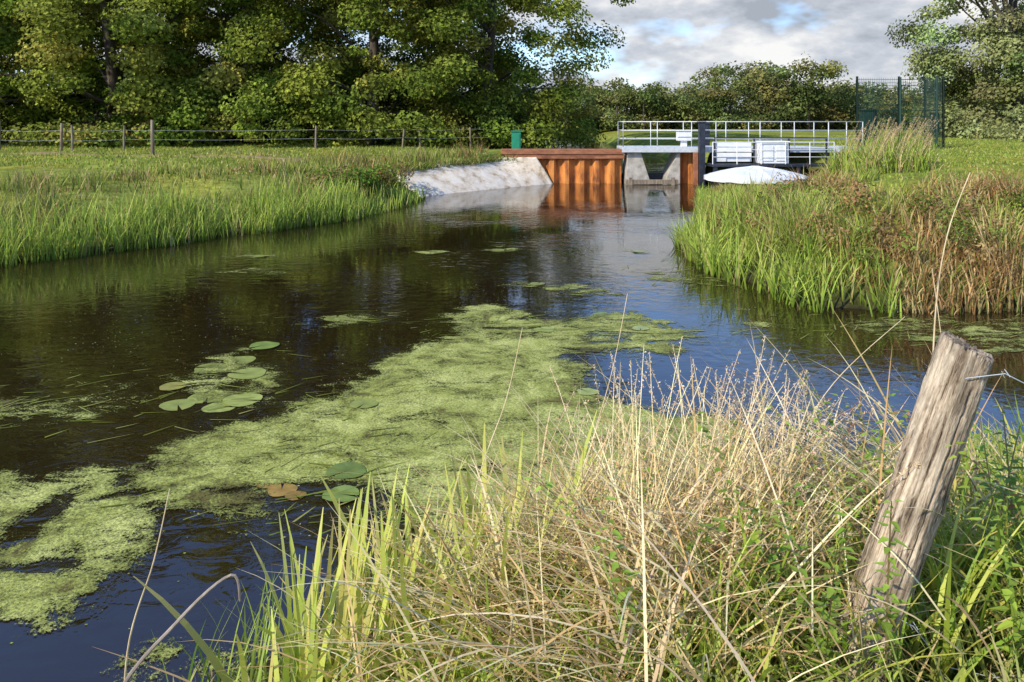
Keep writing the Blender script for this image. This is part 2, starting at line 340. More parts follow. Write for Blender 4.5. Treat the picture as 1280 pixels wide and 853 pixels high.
# left pasture
B,_=scatter(75000,-38,3.5,21,46,3.3,99)
hm=.7+.6*(wob(B[:,0],B[:,1],.5)+1)/2
trk=np.exp(-((B[:,1]-(27.2-.1*(B[:,0]+10)))/.9)**2)*(B[:,0]<-7.5); k=R.random(len(B))>trk*1.3; B=B[k]; hm=hm[k]
obj_np('pasture_grass',*grassfield(B,(.04,.13),(.02,.045),[G1,G2,YG,TAN],2,w=[.32,.35,.23,.1],hmul=hm,root=.85,patch=(drift(B,.45,1,.1,.9)*.6,[TAN,(.45,.4,.12)])),M_far)
# left bank rough grass
B,dd_=scatter(95000,-20,-1,8,31,.5,5.2,lambda x,y,d:R.random(len(x))<.5+.5*wob(x,y,1.1))
hm=(.3+1.4*sst(wob(B[:,0],B[:,1],1.7)+.5*wob(B[:,0],B[:,1],4.5,2),-.6,1.2))*(1-.45*sst(dd_,2.2,5))
obj_np('bank_grass',*grassfield(B,(.15,.58),(.012,.03),[G1,G2,G3,TAN],3,w=[.33,.27,.27,.13],hmul=hm,tipcols=[YG,TAN,G2],patch=(drift(B,.8,2,-.2,.4),[TAN,BR,(.42,.27,.11),G3,G3])),M_far)
# left reeds
B,_=scatter(125000,-18,-2.9,6,24.8,-.4,.9,lambda x,y,d:(R.random(len(x))<.45+.45*wob(x,y,2.2)))
hm=(.6+.8*sst(wob(B[:,0],B[:,1],2.1),-.8,.9))*(1-.35*sst(B[:,1],16,24))
obj_np('reed_bed',*grassfield(B,(.4,.98),(.015,.032),[(.27,.41,.045),(.35,.48,.07),(.16,.25,.04),TAN],4,w=[.38,.32,.18,.12],hmul=hm,th=(0,.25),bend=(.05,.9),tipcols=[(.48,.54,.11),(.39,.48,.09)],root=.45),M_far)
# right bank reeds
B,_=scatter(100000,2.8,10,9.3,26.5,-.4,.9,lambda x,y,d:(R.random(len(x))<.36+.5*wob(x,y,2.6))&(x<5.2+.22*(y-10)))
hm=(.45+.85*sst(wob(B[:,0],B[:,1],2.4)+.4*wob(B[:,0],B[:,1],6,1),-.9,1.1))*(1-.55*sst(B[:,1],14,23))*(1-.3*sst(B[:,0],4.4,5.6)*(B[:,1]<12))
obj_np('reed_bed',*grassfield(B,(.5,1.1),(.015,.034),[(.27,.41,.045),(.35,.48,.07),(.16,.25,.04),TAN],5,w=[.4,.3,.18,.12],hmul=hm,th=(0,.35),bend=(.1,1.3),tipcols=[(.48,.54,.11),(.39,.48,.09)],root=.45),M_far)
# right bank rough sedges
B,dd_=scatter(140000,3.8,16,9.4,28,-.12,2.9,lambda x,y,d:(R.random(len(x))<.6+.5*wob(x,y,1.6))&((d>.2)|(x>5.2)))
hm=(.35+1.2*sst(wob(B[:,0],B[:,1],1.9)+.5*wob(B[:,0],B[:,1],5,3),-.7,1.2))*(1-.6*sst(dd_,1.,2.9))*(1-.5*sst(B[:,1],15,22)*(1-sst(B[:,0]-.43*B[:,1],-1,1.3)))
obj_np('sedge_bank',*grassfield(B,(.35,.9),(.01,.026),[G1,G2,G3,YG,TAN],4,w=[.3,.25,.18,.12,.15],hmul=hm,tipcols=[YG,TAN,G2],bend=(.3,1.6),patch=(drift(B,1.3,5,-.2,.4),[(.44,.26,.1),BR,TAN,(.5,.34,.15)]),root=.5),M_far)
def clump_mass(items,cols,nl,size,bias=.45):
    parts=[]
    for (cx,cy,cz,rx,rz) in items:
        n=int(nl*rx*rx); p=R.normal(size=(n,3)); p/=np.linalg.norm(p,axis=1,keepdims=True); o=p.copy()
        p=p*(R.random(n)**.35)[:,None]*np.array([rx,rx,rz])*(1+.2*np.sin(p[:,0:1]*5+cx)*np.cos(p[:,1:2]*4+p[:,2:3]*5))
        parts.append(leaf_geo(np.array([cx,cy,cz])+p,R.uniform(*size,n),palette(1,cols,.2)[0]*(1+.2*R.normal(size=(n,1))),.6,o*.6+np.array([0,0,.7]),bias))
    return merge(parts)
Bd,_=scatter(260,4.2,10.5,10.2,15,.3,1.9); it=[(b[0],b[1],b[2]+R.uniform(.1,.5),R.uniform(.14,.30),R.uniform(.15,.32)) for b in Bd[:90]]
obj_np('bank_herbs',*clump_mass(it,[(.3,.19,.08),(.2,.27,.05),(.36,.23,.10),(.15,.2,.04),(.26,.32,.06)],1900,(.035,.08)),M_far)
B,dd_=scatter(40000,5,13,15,29.5,.5,9,lambda x,y,d:(x-.43*y<1))
obj_np('shelf_grass',*grassfield(B,(.12,.3),(.015,.03),[G1,G2,YG,TAN],3,w=[.35,.35,.15,.15]),M_far)
B,_=scatter(75000,5,34,12,50,2.0,99,lambda x,y,d:(x-.43*y>-.5))
obj_np('meadow_grass',*grassfield(B,(.03,.09),(.02,.04),[G1,G2,YG,TAN],2,w=[.29,.36,.28,.07],root=.85),M_far)

def plume_stems(B,h,w,th1,ang,scol,pcol,plen=.2,ns=40,size=.02,segs=6,th0=.05,spread=.03):
    n=len(B)
    V,F,C,T=blade_geo(B,h,w,ang,R.uniform(0,2*th0,n),th1,palette(n,scol,.12),segs,wp=.3)
    parts=[(V,F,C)]
    Vv=V.reshape(n,segs+1,2,3).mean(2); p1=Vv[:,-1]; p0=Vv[:,-2]; dr=(p1-p0); dr/=np.linalg.norm(dr,axis=1,keepdims=True)+1e-9
    t=R.random((n,ns,1)); pos=p1[:,None]-dr[:,None]*plen*t+R.normal(size=(n,ns,3))*spread*np.sqrt(t+.1)*.6
    pos=pos.reshape(-1,3); parts.append(leaf_geo(pos,R.uniform(.6,1.3,len(pos))*size,palette(len(pos),pcol,.15),.35))
    return merge(parts)
B,_=scatter(1300,8.0,11.0,16.5,20.5,1.2,8,lambda x,y,d:(R.random(len(x))<.25)&(x-.43*y>.1)&(x-.56*y<0))
n=len(B); g=plume_stems(B,R.uniform(.6,1.35,n),np.full(n,.012),R.uniform(.3,.9,n),R.uniform(-.6,.6,n),[TAN,G2],[(.6,.47,.28),(.42,.29,.16)],.28,34,.035)
n2=n*9; B2=B[R.integers(0,n,n2)]+R.normal(size=(n2,3))*[.14,.14,0]
gg=grassfield(B2,(.3,.9),(.015,.03),[G1,G2,TAN,(.36,.47,.06)],4,th=(0,.4),bend=(.3,1.3))
obj_np('plumed_reeds',*merge([g,gg]),M_dry)

# tiny duckweed specks and ribbon leaves on the open water
n=7000; P=np.stack([R.uniform(-6,4,n),R.uniform(2.7,12,n)],1); kk=(shore(P[:,0],P[:,1])<0)&(R.random(n)<.25+.5*wob(P[:,0],P[:,1],1.3,2)); P=P[kk]; n=len(P)
s_=R.uniform(.004,.011,n); V=np.zeros((n,4,3)); a=R.uniform(0,6.28,n)
for q in range(4): V[:,q,0]=P[:,0]+s_*np.cos(a+q*1.571); V[:,q,1]=P[:,1]+s_*np.sin(a+q*1.571)*.7; V[:,q,2]=.0045
obj_np('duckweed_specks',V.reshape(-1,3),np.arange(4*n).reshape(n,4),np.repeat(palette(n,[(.34,.38,.1),(.5,.48,.25),(.25,.3,.06)]),4,0),M_far)
cs_=[(-4.6,6.7,1.1,.35,110),(-2.7,7.2,.6,.6,30),(-1.6,5.6,.6,.35,40),(.2,9.2,1.2,.5,50),(5.5,9.0,1.3,.5,110),(-.9,4.9,.7,.2,40),(2.7,12.2,.6,.8,60),(-2.2,9.7,.5,.2,20)]
B=np.concatenate([np.column_stack([R.normal(cx,sx_,k_),R.normal(cy,sy_,k_),np.full(k_,.012)]) for cx,cy,sx_,sy_,k_ in cs_]); B=B[shore(B[:,0],B[:,1])<-.05]; n=len(B)
rb=blade_geo(B,R.uniform(.08,.36,n),R.uniform(.008,.02,n),R.normal(.35,.5,n),np.full(n,1.56),R.uniform(-.02,.02,n),palette(n,[(.24,.28,.05),(.34,.35,.10),(.16,.18,.04)]),4,root=1)
obj_np('floating_leaves',*rb[:3],M_far)

# ------------------------------------------------------------------ trees
def tube_np(pts,rad,n=7):
    pts=np.array(pts,float); V=[];F=[]
    for i,p in enumerate(pts):
        dd=pts[min(i+1,len(pts)-1)]-pts[max(i-1,0)]; dd/=np.linalg.norm(dd)+1e-9
        u=np.cross(dd,[0,1,.1]); u/=np.linalg.norm(u)+1e-9; v=np.cross(dd,u)
        for k in range(n):
            a=6.283*k/n; V.append(p+(u*math.cos(a)+v*math.sin(a))*rad[i])
    for i in range(len(pts)-1):
        for k in range(n): F.append((i*n+k,i*n+(k+1)%n,(i+1)*n+(k+1)%n,(i+1)*n+k))
    return np.array(V),np.array(F),np.zeros((len(V),3))
def make_tree(tag,H,Rad,zlow,nclump,nleaf,cols,size=(.16,.3),peak=.42,clr=(.7,1.35),trunk_r=.3,lowmin=.78):
    cent=[]; ph=R.uniform(0,6.28,4)
    while len(cent)<nclump:
        zt=R.random()**1.4; a=R.uniform(0,6.283)
        prof=(zt/peak)**.5 if zt<peak else math.sqrt(max(0,1-((zt-peak)/(1-peak))**2))
        prof=max(prof,lowmin if zt<peak else 0)
        rr=Rad*prof*(1+.18*math.sin(3*a+ph[0]+4*zt)+.12*math.sin(5*a+ph[1]-7*zt))
        q=R.random()**.27
        if R.random()<.75*prof+.2: cent.append((rr*q*math.cos(a),rr*q*math.sin(a),zlow+(H-zlow)*zt,q))
    cent=np.array(cent); parts=[]
    for cx,cy,cz,q in cent:
        rc=R.uniform(*clr)*(1.1 if q>.7 else .9); n=int(nleaf*rc**1.6/1.2)
        p=R.normal(size=(n,3)); p/=np.linalg.norm(p,axis=1,keepdims=True); r_=R.random(n)**.45
        o=p.copy(); p=p*r_[:,None]*rc*np.array([1.1,1.1,.66])
        p[:,2]-=.12*(p[:,0]**2+p[:,1]**2)
        c=np.array([cx,cy,cz]); base=palette(1,cols,.13)[0]
        col=base*(1+.24*R.normal(size=(n,1)))
        nr=o*.5+np.array([0,0,.5])+.6*np.array([cx,cy,0])/Rad
        parts.append(leaf_geo(c+p,R.uniform(*size,n),col,.65,nr,.5))
    leaves=merge(parts)
    th=H*.75; tp=[(0,0,-.3)]+[(.25*math.sin(i*1.1+ph[2]),.25*math.cos(i*.9+ph[3]),th*i/6) for i in range(1,7)]
    tb=[tube_np(tp,[trunk_r*1.35]+[trunk_r*(1-.13*i) for i in range(1,7)])]
    for i in range(26):
        c=cent[R.integers(len(cent))][:3]; z0=max(1.2,min(c[2]*R.uniform(.45,.75),th*.9)); 
        s0=np.array([0,0,z0]); mid=(s0+c)/2+np.array([0,0,R.uniform(-.3,.8)])
        r0=trunk_r*R.uniform(.25,.45); tb.append(tube_np([s0,(s0+mid)/2+R.normal(size=3)*.12,mid,(mid+c)/2+R.normal(size=3)*.15,c],[r0,r0*.8,r0*.55,r0*.35,r0*.12],5))
    tv=merge(tb)
    return mesh_np(tag+'_crown',*leaves,M_leaf), mesh_np(tag+'_trunk',tv[0],tv[1],None,M_bark,True)
def put_tree(name,var,loc,rot,sc):
    e=empty(name,loc); e.rotation_euler=(0,0,rot); e.scale=sc
    link(bpy.data.objects.new('crown',var[0]),e); link(bpy.data.objects.new('trunk',var[1]),e); return e
OAK=[(.24,.29,.045),(.32,.34,.065),(.18,.235,.035),(.35,.34,.07),(.15,.195,.03)]
ov=[make_tree('oak%d'%i,20,7.0,.3,255,340,OAK,trunk_r=.36,size=(.14,.27),clr=(.6,1.25)) for i in range(3)]
tl=[(-1.2,41,0,.95,.9),(-7.5,39.5,1,1.0,1.0),(-14.5,41,2,1.0,1.05),(-21.5,39.5,0,1.05,1.0),(-29,41,1,1.05,.95),(-37,43,2,1.1,1.0),
    (-5,50,2,1,1.1),(-17,51,1,1.1,1.15),(-30,52,2,1.2,1.1)]
for i,(tx,ty,v,s_,sz) in enumerate(tl):
    put_tree('oak_tree',ov[v],(tx,ty,1.2),[1.1,2.7,.3,4.4,5.6,3.5,2.1,1,2][i],(s_,s_,sz))
WIL=[(.25,.27,.10),(.31,.33,.13),(.19,.21,.07)]
wv=make_tree('willow',13,5.4,.2,180,330,WIL,size=(.14,.28),trunk_r=.4,peak=.5)
put_tree('willow_tree',wv,(31.2,46,1.4),.5,(1,1,1)); put_tree('willow_tree',wv,(40,49,1.4),2.5,(1.1,1.1,1.1))
it=[(R.uniform(-42,1.5),R.uniform(38.5,42),1.2+R.uniform(.2,1.8),R.uniform(.8,1.7),R.uniform(.7,1.4)) for _ in range(80)]
it+=[(R.uniform(-60,2),R.uniform(46,49),1.2+R.uniform(.2,5),R.uniform(1.4,2.6),R.uniform(1.2,2.0)) for _ in range(80)]
obj_np('understory_shrubs',*clump_mass(it,[(.13,.165,.035),(.18,.21,.045),(.09,.12,.025)],200,(.15,.32)),M_leaf)  # leaf colours kept dark to paint in the shade under and behind the oaks
it=[(-26-R.uniform(0,10),34.5+R.uniform(-1,2),1.2+R.uniform(.3,3.2),R.uniform(.8,1.6),R.uniform(.8,1.4)) for _ in range(36)]
obj_np('grey_willow_bush',*clump_mass(it,[(.28,.28,.1),(.32,.32,.13)],330,(.1,.22)),M_leaf)
it=[]
for _ in range(22):
    a=R.uniform(-6.4,-3.7); it.append((a,21.5+R.uniform(0,2.9)+(a+5)*.9,.5+R.uniform(0,.35),R.uniform(.3,.65),R.uniform(.25,.5)))
obj_np('bramble_bush',*clump_mass(it,[(.15,.25,.035),(.23,.34,.05),(.3,.2,.08)],1500,(.06,.13)),M_far)
it=[(R.uniform(24,50),R.uniform(36,44),1.6+R.uniform(0,.6),R.uniform(.7,1.4),R.uniform(.5,1.0)) for _ in range(40)]
obj_np('hedge_shrubs',*clump_mass(it,[(.3,.31,.13),(.22,.25,.08)],300,(.12,.24)),M_leaf)
it=[];tr=[]
for i in range(135):
    tx=R.uniform(-5,95); ty=R.uniform(84,104)
    hh=R.uniform(4.0,6.4)
    if 26<tx<36: hh=R.uniform(7.2,9.6)
    if 12<tx<17: hh=R.uniform(5.4,6.8)
    for k in range(10):
        it.append((tx+R.normal()*1.6,ty+R.normal()*1.2,1.6+hh*R.uniform(.05,.85),R.uniform(.9,1.9),R.uniform(.7,1.3)))
    tr.append(tube_np([(tx,ty,1),(tx+.1,ty,1+hh*.7)],[.18,.08],5))
obj_np('distant_tree_line',*clump_mass(it,[(.15,.19,.055),(.21,.24,.075),(.11,.14,.04),(.27,.25,.08)],75,(.25,.5)),M_leaf)
t_=merge(tr); obj_np('distant_tree_trunks',t_[0],t_[1],None,M_bark)

# ------------------------------------------------------------------ bank structures
n,mm=60,14; V=[];F=[]
for j in range(mm+1):
    for i in range(n+1):
        u=i/n; v=j/mm; q=RA+(RB-RA)*u+RU*v*(1-.5*float(sst(np.array(u),.75,1.)))
        edge=(.07*math.sin(u*11)+.05*math.sin(u*27+1))*v
        hh=(.85+.25*u)
        V.append((q[0]+edge*.6+R.normal()*.008,min(q[1]+edge,30.2),-.2+(hh+.2)*v**.9+R.normal()*.006+.02*math.sin(u*13+v*3)*v))
for j in range(mm):
    for i in range(n):
        a=j*(n+1)+i; F.append((a,a+1,a+n+2,a+n+1))
o=obj_np('concrete_revetment',V,F,None,M_slope,smooth=True)
sm=o.modifiers.new('solid','SOLIDIFY'); sm.thickness=.18; sm.offset=-1
u=R.random(3600)*1.0; v=1.0+R.normal(0,.08,3600); q=RA[None]+np.outer(u,RB-RA)+np.outer(v*(1-.5*sst(u,.75,1.)),RU)
B=np.column_stack([q[:,0],q[:,1],.72+.27*u]); B=B[B[:,1]<30.3]
obj_np('overhanging_grass',*grassfield(B,(.1,.45),(.015,.03),[G1,G2,TAN,G3],3,th=(0,.6),bend=(.4,1.8)),M_far)

weir=empty('weir')
def sheet_pile(g,x0,x1,yf,z0,z1,pitch=.62,dep=.2):
    x=x0; pat=[(0,0),(.16,0),(.31,1),(.47,1)]; pts=[]
    while x<x1:
        for a,b in pat:
            if x+a<=x1: pts.append((x+a,yf+b*dep))
        x+=pitch
    b0=len(g.V)
    for p in pts: g.V.append((p[0],p[1],z0)); g.V.append((p[0],p[1],z1))
    for i in range(len(pts)-1): g.F.append((b0+2*i,b0+2*i+2,b0+2*i+3,b0+2*i+1))
g=Geo(); sheet_pile(g,-.3,4.65,30.32,-.8,1.2); g.obj('sheet_pile_wall',M_rust,weir)
g=Geo(); sheet_pile(g,6.75,7.95,30.32,-.8,1.3,.5,.16); g.obj('sheet_pile_right',M_rust,weir)
g=Geo(); g.box(-.45,4.6,30.2,30.72,1.2,1.42); g.box(-.3,4.6,30.24,30.28,1.02,1.19)
g.obj('capping_beam',M_rustcap,weir,.02)
g=Geo(); g.prism([(4.62,-.5),(5.62,-.5),(5.6,.2),(5.25,1.28),(4.72,1.28)],30.1,31.3)
g.prism([(6.25,-.5),(6.85,-.5),(6.85,1.28),(6.75,1.28),(6.3,.3)],30.1,31.3); g.obj('wing_walls',M_conc,weir,.02)
g=Geo(); g.box(4.9,6.5,30.95,31.02,-.6,.4); g.obj('weir_gate',M_navy,weir)
g=Geo(); g.box(4.6,6.7,29.75,29.95,.02,.2); g.box(4.7,4.85,29.72,29.74,-.3,.3); g.box(6.4,6.55,29.72,29.74,-.3,.3); g.obj('timber_sill',M_wood,weir,.01)
g=Geo(); g.box(7.5,7.74,29.6,29.84,-.6,2.5); g.box(7.46,7.78,29.56,29.88,2.5,2.55); g.box(8.25,8.43,31.5,31.66,1.3,2.55)
g.obj('lifting_columns',M_navy,weir,.01)
g=Geo(); g.box(7.3,7.48,29.7,29.85,-.4,1.3); g.obj('rubbing_timber',M_rustcap,weir,.01)
g=Geo(); g.box(4.45,14.2,29.98,31.35,1.42,1.5); g.box(4.45,14.2,29.9,29.97,1.3,1.52); g.box(4.45,14.2,31.36,31.42,1.3,1.52); g.obj('deck',M_galv,weir,.005)
def railing(g,pts,z0,hh,step=1.3,r=.02,mid=(.33,.66)):
    for a,b in zip(pts[:-1],pts[1:]):
        a=np.array(a);b=np.array(b);L_=np.linalg.norm(b-a);k=max(1,round(L_/step))
        for i in range(k+1):
            p=a+(b-a)*i/k; g.tube([(p[0],p[1],z0-.1),(p[0],p[1],z0+hh)],r,6)
        for f in (1,)+tuple(mid): g.tube([(a[0],a[1],z0+hh*f),(b[0],b[1],z0+hh*f)],r*(1 if f==1 else .65),6)
g=Geo(); railing(g,[(4.5,29.94),(14.2,29.94)],1.5,1.04); railing(g,[(4.5,31.39),(14.2,31.39)],1.5,1.04); railing(g,[(4.5,29.94),(4.5,31.39)],1.5,1.04)
g.obj('railing',M_galv,weir,smooth=True)
g=Geo(); g.box(6.85,7.4,30.5,30.9,1.75,2.15); g.box(7.0,7.25,30.6,30.8,1.5,1.75); g.box(6.8,7.45,30.45,30.95,2.15,2.2); g.obj('control_box',M_white,weir,.02)
pump=empty('pump_chamber')
g=Geo(); prof=[(0,.92),(.15,.92),(.2,.87),(.8,.79),(1.4,.66),(1.76,.56),(1.84,.54),(1.84,.40)]
nn=40; cx,cy=8.95,27.2
for r_,zz in prof:
    for k in range(nn):
        a=6.2832*k/nn; rr=r_*(1+(.012 if k%5==0 else 0)); g.V.append((cx+rr*math.cos(a),cy+rr*math.sin(a),zz+(.03 if k%5==0 and r_>.15 else 0)))
for j in range(len(prof)-1):
    for k in range(nn): g.F.append((j*nn+k,(j+1)*nn+k,(j+1)*nn+(k+1)%nn,j*nn+(k+1)%nn))
g.obj('domed_cover',M_white,pump)
g=Geo(); g.tube([(cx,cy,-.8),(cx,cy,.40)],1.6,40); g.obj('drum',M_navy,pump)
g=Geo(); g.box(9.75,10.85,29.0,29.8,.9,1.74); g.box(9.7,10.9,28.95,29.85,1.74,1.78); g.box(9.85,10.25,28.965,28.99,1.0,1.6); g.box(10.35,10.75,28.965,28.99,1.0,1.6); g.obj('white_cabinet',M_white,pump,.015)
g=Geo(); g.box(7.8,12.6,28.9,29.85,.78,.88); g.box(7.9,8.05,28.95,29.1,-.6,.78); g.box(12.3,12.45,28.95,29.1,-.6,.78)
for xx in (8.9,10.1,11.2): g.box(xx,xx+.09,28.93,29.02,-.6,.775)
g.box(8.06,12.29,28.96,29.0,.35,.43); g.obj('platform',M_navy,pump,.01)
g=Geo()
for xx in (8.05,9.62,11.0,12.5): g.box(xx,xx+.06,29.44,29.5,.88,1.86)
g.box(8.05,12.56,29.44,29.5,1.87,1.92); g.obj('gate_frame',M_navy,pump)
g=Geo(); railing(g,[(7.85,28.92),(12.6,28.92)],.88,.86,.95,.018,(.33,.66))
for i in range(4): g.box(8.15,9.55,29.5,29.54,.95+i*.2,1.10+i*.2)
g.obj('platform_railing',M_white,pump)

# ------------------------------------------------------------------ green mesh enclosure
cage=empty('mesh_fence_enclosure')
g=Geo()
def panel(a,b,z0,z1,bar=.085,hb=.25):
    a=np.array(a);b=np.array(b);L_=np.linalg.norm(b-a);k=int(L_/bar)
    for i in range(k+1):
        p=a+(b-a)*i/k; g.tube([(p[0],p[1],z0),(p[0],p[1],z1)],.005,4,False)
    zz=z0
    while zz<z1+.01:
        g.tube([(a[0],a[1],zz),(b[0],b[1],zz)],.008,4,False); zz+=hb
    for p in (a,b): g.tube([(p[0],p[1],z0-.2),(p[0],p[1],z1+.06)],.045,6)
zb=1.5; zt=4.32
panel((14.0,30),(15.7,30),zb,zt); panel((15.7,30),(17.5,30),zb,zt-.04)
panel((14.0,30),(15.2,32.6),zb,zt); panel((17.5,30),(18.2,32.6),zb,zt); panel((15.2,32.6),(18.2,32.6),zb,zt)
panel((15.7,29.9),(16.6,28.9),zb,zt-.04)
g.obj('mesh_panels',M_green,cage)
g=Geo(); g.box(14.75,15.3,31,31.4,1.6,3.0); g.box(14.7,15.35,30.95,31.45,3.0,3.06); g.box(14.8,15.25,31.05,31.35,1.3,1.6); g.obj('cabinet',M_green,cage,.01)
g=Geo(); g.box(17.0,17.4,30.1,30.13,2.1,2.9); g.obj('gate_board',M_green,cage)
cab=empty('utility_cabinet'); g=Geo(); g.box(-.02,.4,33.2,33.6,1.15,2.08); g.box(-.05,.43,33.16,33.64,2.08,2.13); g.box(.03,.35,33.17,33.195,1.25,2.0); g.obj('cabinet_body',M_cab,cab,.01)

# ------------------------------------------------------------------ pasture fence
fence=empty('pasture_fence')
fp=[(-21.5,31,1.2,.06),(-18.9,31,1.2,.06),(-18.4,31,1.2,.05),(-13.6,28,1.35,.07),(-16.8,32,1.1,.045),(-8.9,33.5,1.1,.05),(-5.2,35,1.1,.045),(-4.4,35.5,1.1,.045),(-2.0,36,1.1,.045),(2.2,37,1.1,.045)]
g=Geo()
for (x_,y_,hh,r_) in fp:
    z_=float(terrain(np.array([x_]),np.array([y_]))[0]); lx=R.normal()*.04; hh*=R.uniform(.9,1.05)
    g.tube([(x_,y_,z_-.2),(x_+lx*.5,y_,z_+hh*.5),(x_+lx,y_,z_+hh)],[r_,r_*.96,r_*.9],9)
g.obj('posts',M_wood,fence)
g=Geo()
wp_=[fp[0],fp[1],fp[4],fp[5],fp[6],fp[8],fp[9]]
for a,b in zip(wp_[:-1],wp_[1:]):
    for hh in (.55,.95): g.tube([(a[0],a[1],1.22+hh),((a[0]+b[0])/2,(a[1]+b[1])/2,1.17+hh),(b[0],b[1],1.22+hh)],.004,4,False)
g.obj('wires',M_galv,fence)

# ------------------------------------------------------------------ foreground fence post
def post_mat():
    m,nt,out=newmat('weathered_post_wood'); N=nt.nodes; L=nt.links
    tc=N.new('ShaderNodeTexCoord')
    def nz(scale,s,d,dist=0):
        mp=N.new('ShaderNodeMapping'); mp.inputs['Scale'].default_value=scale; L.new(tc.outputs['Object'],mp.inputs[0])
        n=N.new('ShaderNodeTexNoise'); n.inputs['Scale'].default_value=s; n.inputs['Detail'].default_value=d; n.inputs['Roughness'].default_value=.7; n.inputs['Distortion'].default_value=dist
        L.new(mp.outputs[0],n.inputs['Vector']); return n
    gr=nz((1,1,.045),85,6,.3); bl=nz((1,1,.35),14,5); cr=N.new('ShaderNodeValToRGB'); e=cr.color_ramp.elements
    e[0].position=.36; e[0].color=(.06,.04,.025,1); e[1].position=.6; e[1].color=(.7,.57,.40,1); q=e.new(.45); q.color=(.38,.28,.18,1)
    L.new(gr.outputs[0],cr.inputs[0])
    mr=N.new('ShaderNodeMapRange'); mr.inputs[1].default_value=.38; mr.inputs[2].default_value=.6; mr.inputs[3].default_value=.5; mr.inputs[4].default_value=1.12; L.new(bl.outputs[0],mr.inputs[0])
    v=N.new('ShaderNodeVectorMath'); v.operation='SCALE'; L.new(cr.outputs[0],v.inputs[0]); L.new(mr.outputs[0],v.inputs['Scale'])
    p=N.new('ShaderNodeBsdfPrincipled'); p.inputs['Roughness'].default_value=.9; p.inputs['Specular IOR Level'].default_value=.2; L.new(v.outputs[0],p.inputs['Base Color'])
    b=N.new('ShaderNodeBump'); b.inputs['Strength'].default_value=1; b.inputs['Distance'].default_value=.01; L.new(gr.outputs[0],b.inputs['Height']); L.new(b.outputs[0],p.inputs['Normal'])
    L.new(p.outputs[0],out.inputs[0]); return m
base=Vector((.93,2.2,.72)); top=Vector((1.355,2.2,1.925)); ax_=(top-base); Lp=ax_.length
V=[];F=[]; n=120; mseg=80
gro=[(R.uniform(0,6.28),R.uniform(.015,.04),R.uniform(.004,.014),R.uniform(0,.5),R.uniform(.6,1.1)) for _ in range(26)]
for j in range(mseg+1):
    t=j/mseg
    for k in range(n):
        a=6.2832*k/n; r=.086-.012*t+.005*math.sin(2*a+1+t*3)+.003*math.sin(5*a+t*9)+.0012*R.normal()
        for (ga,gw,gd,g0,g1) in gro:
            if g0<t<g1:
                da=(a-ga-.15*math.sin(t*4+ga)+math.pi)%(2*math.pi)-math.pi; r-=gd*math.exp(-(da/gw)**2)*min(1,(t-g0)*8)
        for (ka,kt) in [(4.4,.62),(5.2,.35),(4.0,.2)]:
            da=(a-ka+math.pi)%(2*math.pi)-math.pi; r+=.008*math.exp(-(da/.25)**2-((t-kt)/.03)**2)
        zt=Lp*t+(.012*math.sin(a+.8)+.004*R.normal() if j==mseg else 0)
        V.append((r*math.cos(a),r*math.sin(a),zt))
for j in range(mseg):
    for k in range(n): F.append((j*n+k,j*n+(k+1)%n,(j+1)*n+(k+1)%n,(j+1)*n+k))
last=mseg*n; c0=len(V)
for f_,dz in ((.9,.004),(.6,.002),(.25,.0)):
    for k in range(n):
        v=V[last+k]; V.append((v[0]*f_,v[1]*f_,Lp+(v[2]-Lp)*f_+dz+.003*R.normal()))
V.append((0,0,Lp)); rings=[last,c0,c0+n,c0+2*n]
for a,b in zip(rings[:-1],rings[1:]):
    for k in range(n): F.append((a+k,a+(k+1)%n,b+(k+1)%n,b+k))
m=bpy.data.meshes.new('fence_post'); m.from_pydata(V,[],F+[(rings[3]+k,rings[3]+(k+1)%n,len(V)-1) for k in range(n)]); m.update()
for p in m.polygons: p.use_smooth=True
m.materials.append(post_mat()); po=link(bpy.data.objects.new('fence_post',m)); po.location=base
po.rotation_mode='QUATERNION'; po.rotation_quaternion=ax_.to_track_quat('Z','Y')
g=Geo()
def wire(pts):
    g.tube(pts,.0016,5,False)
    for i in range(1,len(pts)-1):
        p=Vector(pts[i])
        for s_ in (-1,1): g.tube([p+Vector((.0,.003,.012*s_)),p+Vector((.012*s_,-.004,-.008*s_))],.0012,4)
wire([(1.3,2.12,1.86),(1.42,2.13,1.87),(1.5,2.15,1.83),(1.7,2.3,1.74),(2.0,2.5,1.68),(2.6,2.9,1.6)])
wire([(1.02,2.11,1.22),(1.15,2.12,1.15),(1.25,2.14,1.02),(1.4,2.15,.98),(1.6,2.2,.95),(2.1,2.4,.98)])
g.obj('barbed_wire',M_galv)

# ------------------------------------------------------------------ foreground vegetation
def clumps(cl,per,spread):
    P=np.concatenate([np.stack([R.normal(cx,spread,per),R.normal(cy,spread,per)],1) for cx,cy in cl]); d=shore(P[:,0],P[:,1]); P=P[d>-.02]
    return np.column_stack([P,np.maximum(terrain(P[:,0],P[:,1]),0)])
B,d_=scatter(56000,-1.9,5.5,1.35,7.0,-.02,3.6,lambda x,y,d:(R.random(len(x))<.55+.3*wob(x,y,3))&(x<.95*y+.6)&(x>-.8*y))
hm=(.45+.6*(wob(B[:,0],B[:,1],2.5)+1)/2)*(.7+.3*sst(B[:,0],-.8,.6))*(.45+.55*sst(d_,.2,1.3))
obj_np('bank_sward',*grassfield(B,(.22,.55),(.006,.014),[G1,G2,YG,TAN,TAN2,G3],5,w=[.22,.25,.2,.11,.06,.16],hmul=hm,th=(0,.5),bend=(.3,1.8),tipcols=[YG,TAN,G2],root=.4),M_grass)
cl=[(.3,2.5),(.55,2.65),(.8,2.8),(.5,2.9),(.9,2.95),(.2,2.75),(.75,2.45),(1.05,3.1),(.1,2.4),(.45,2.25)]
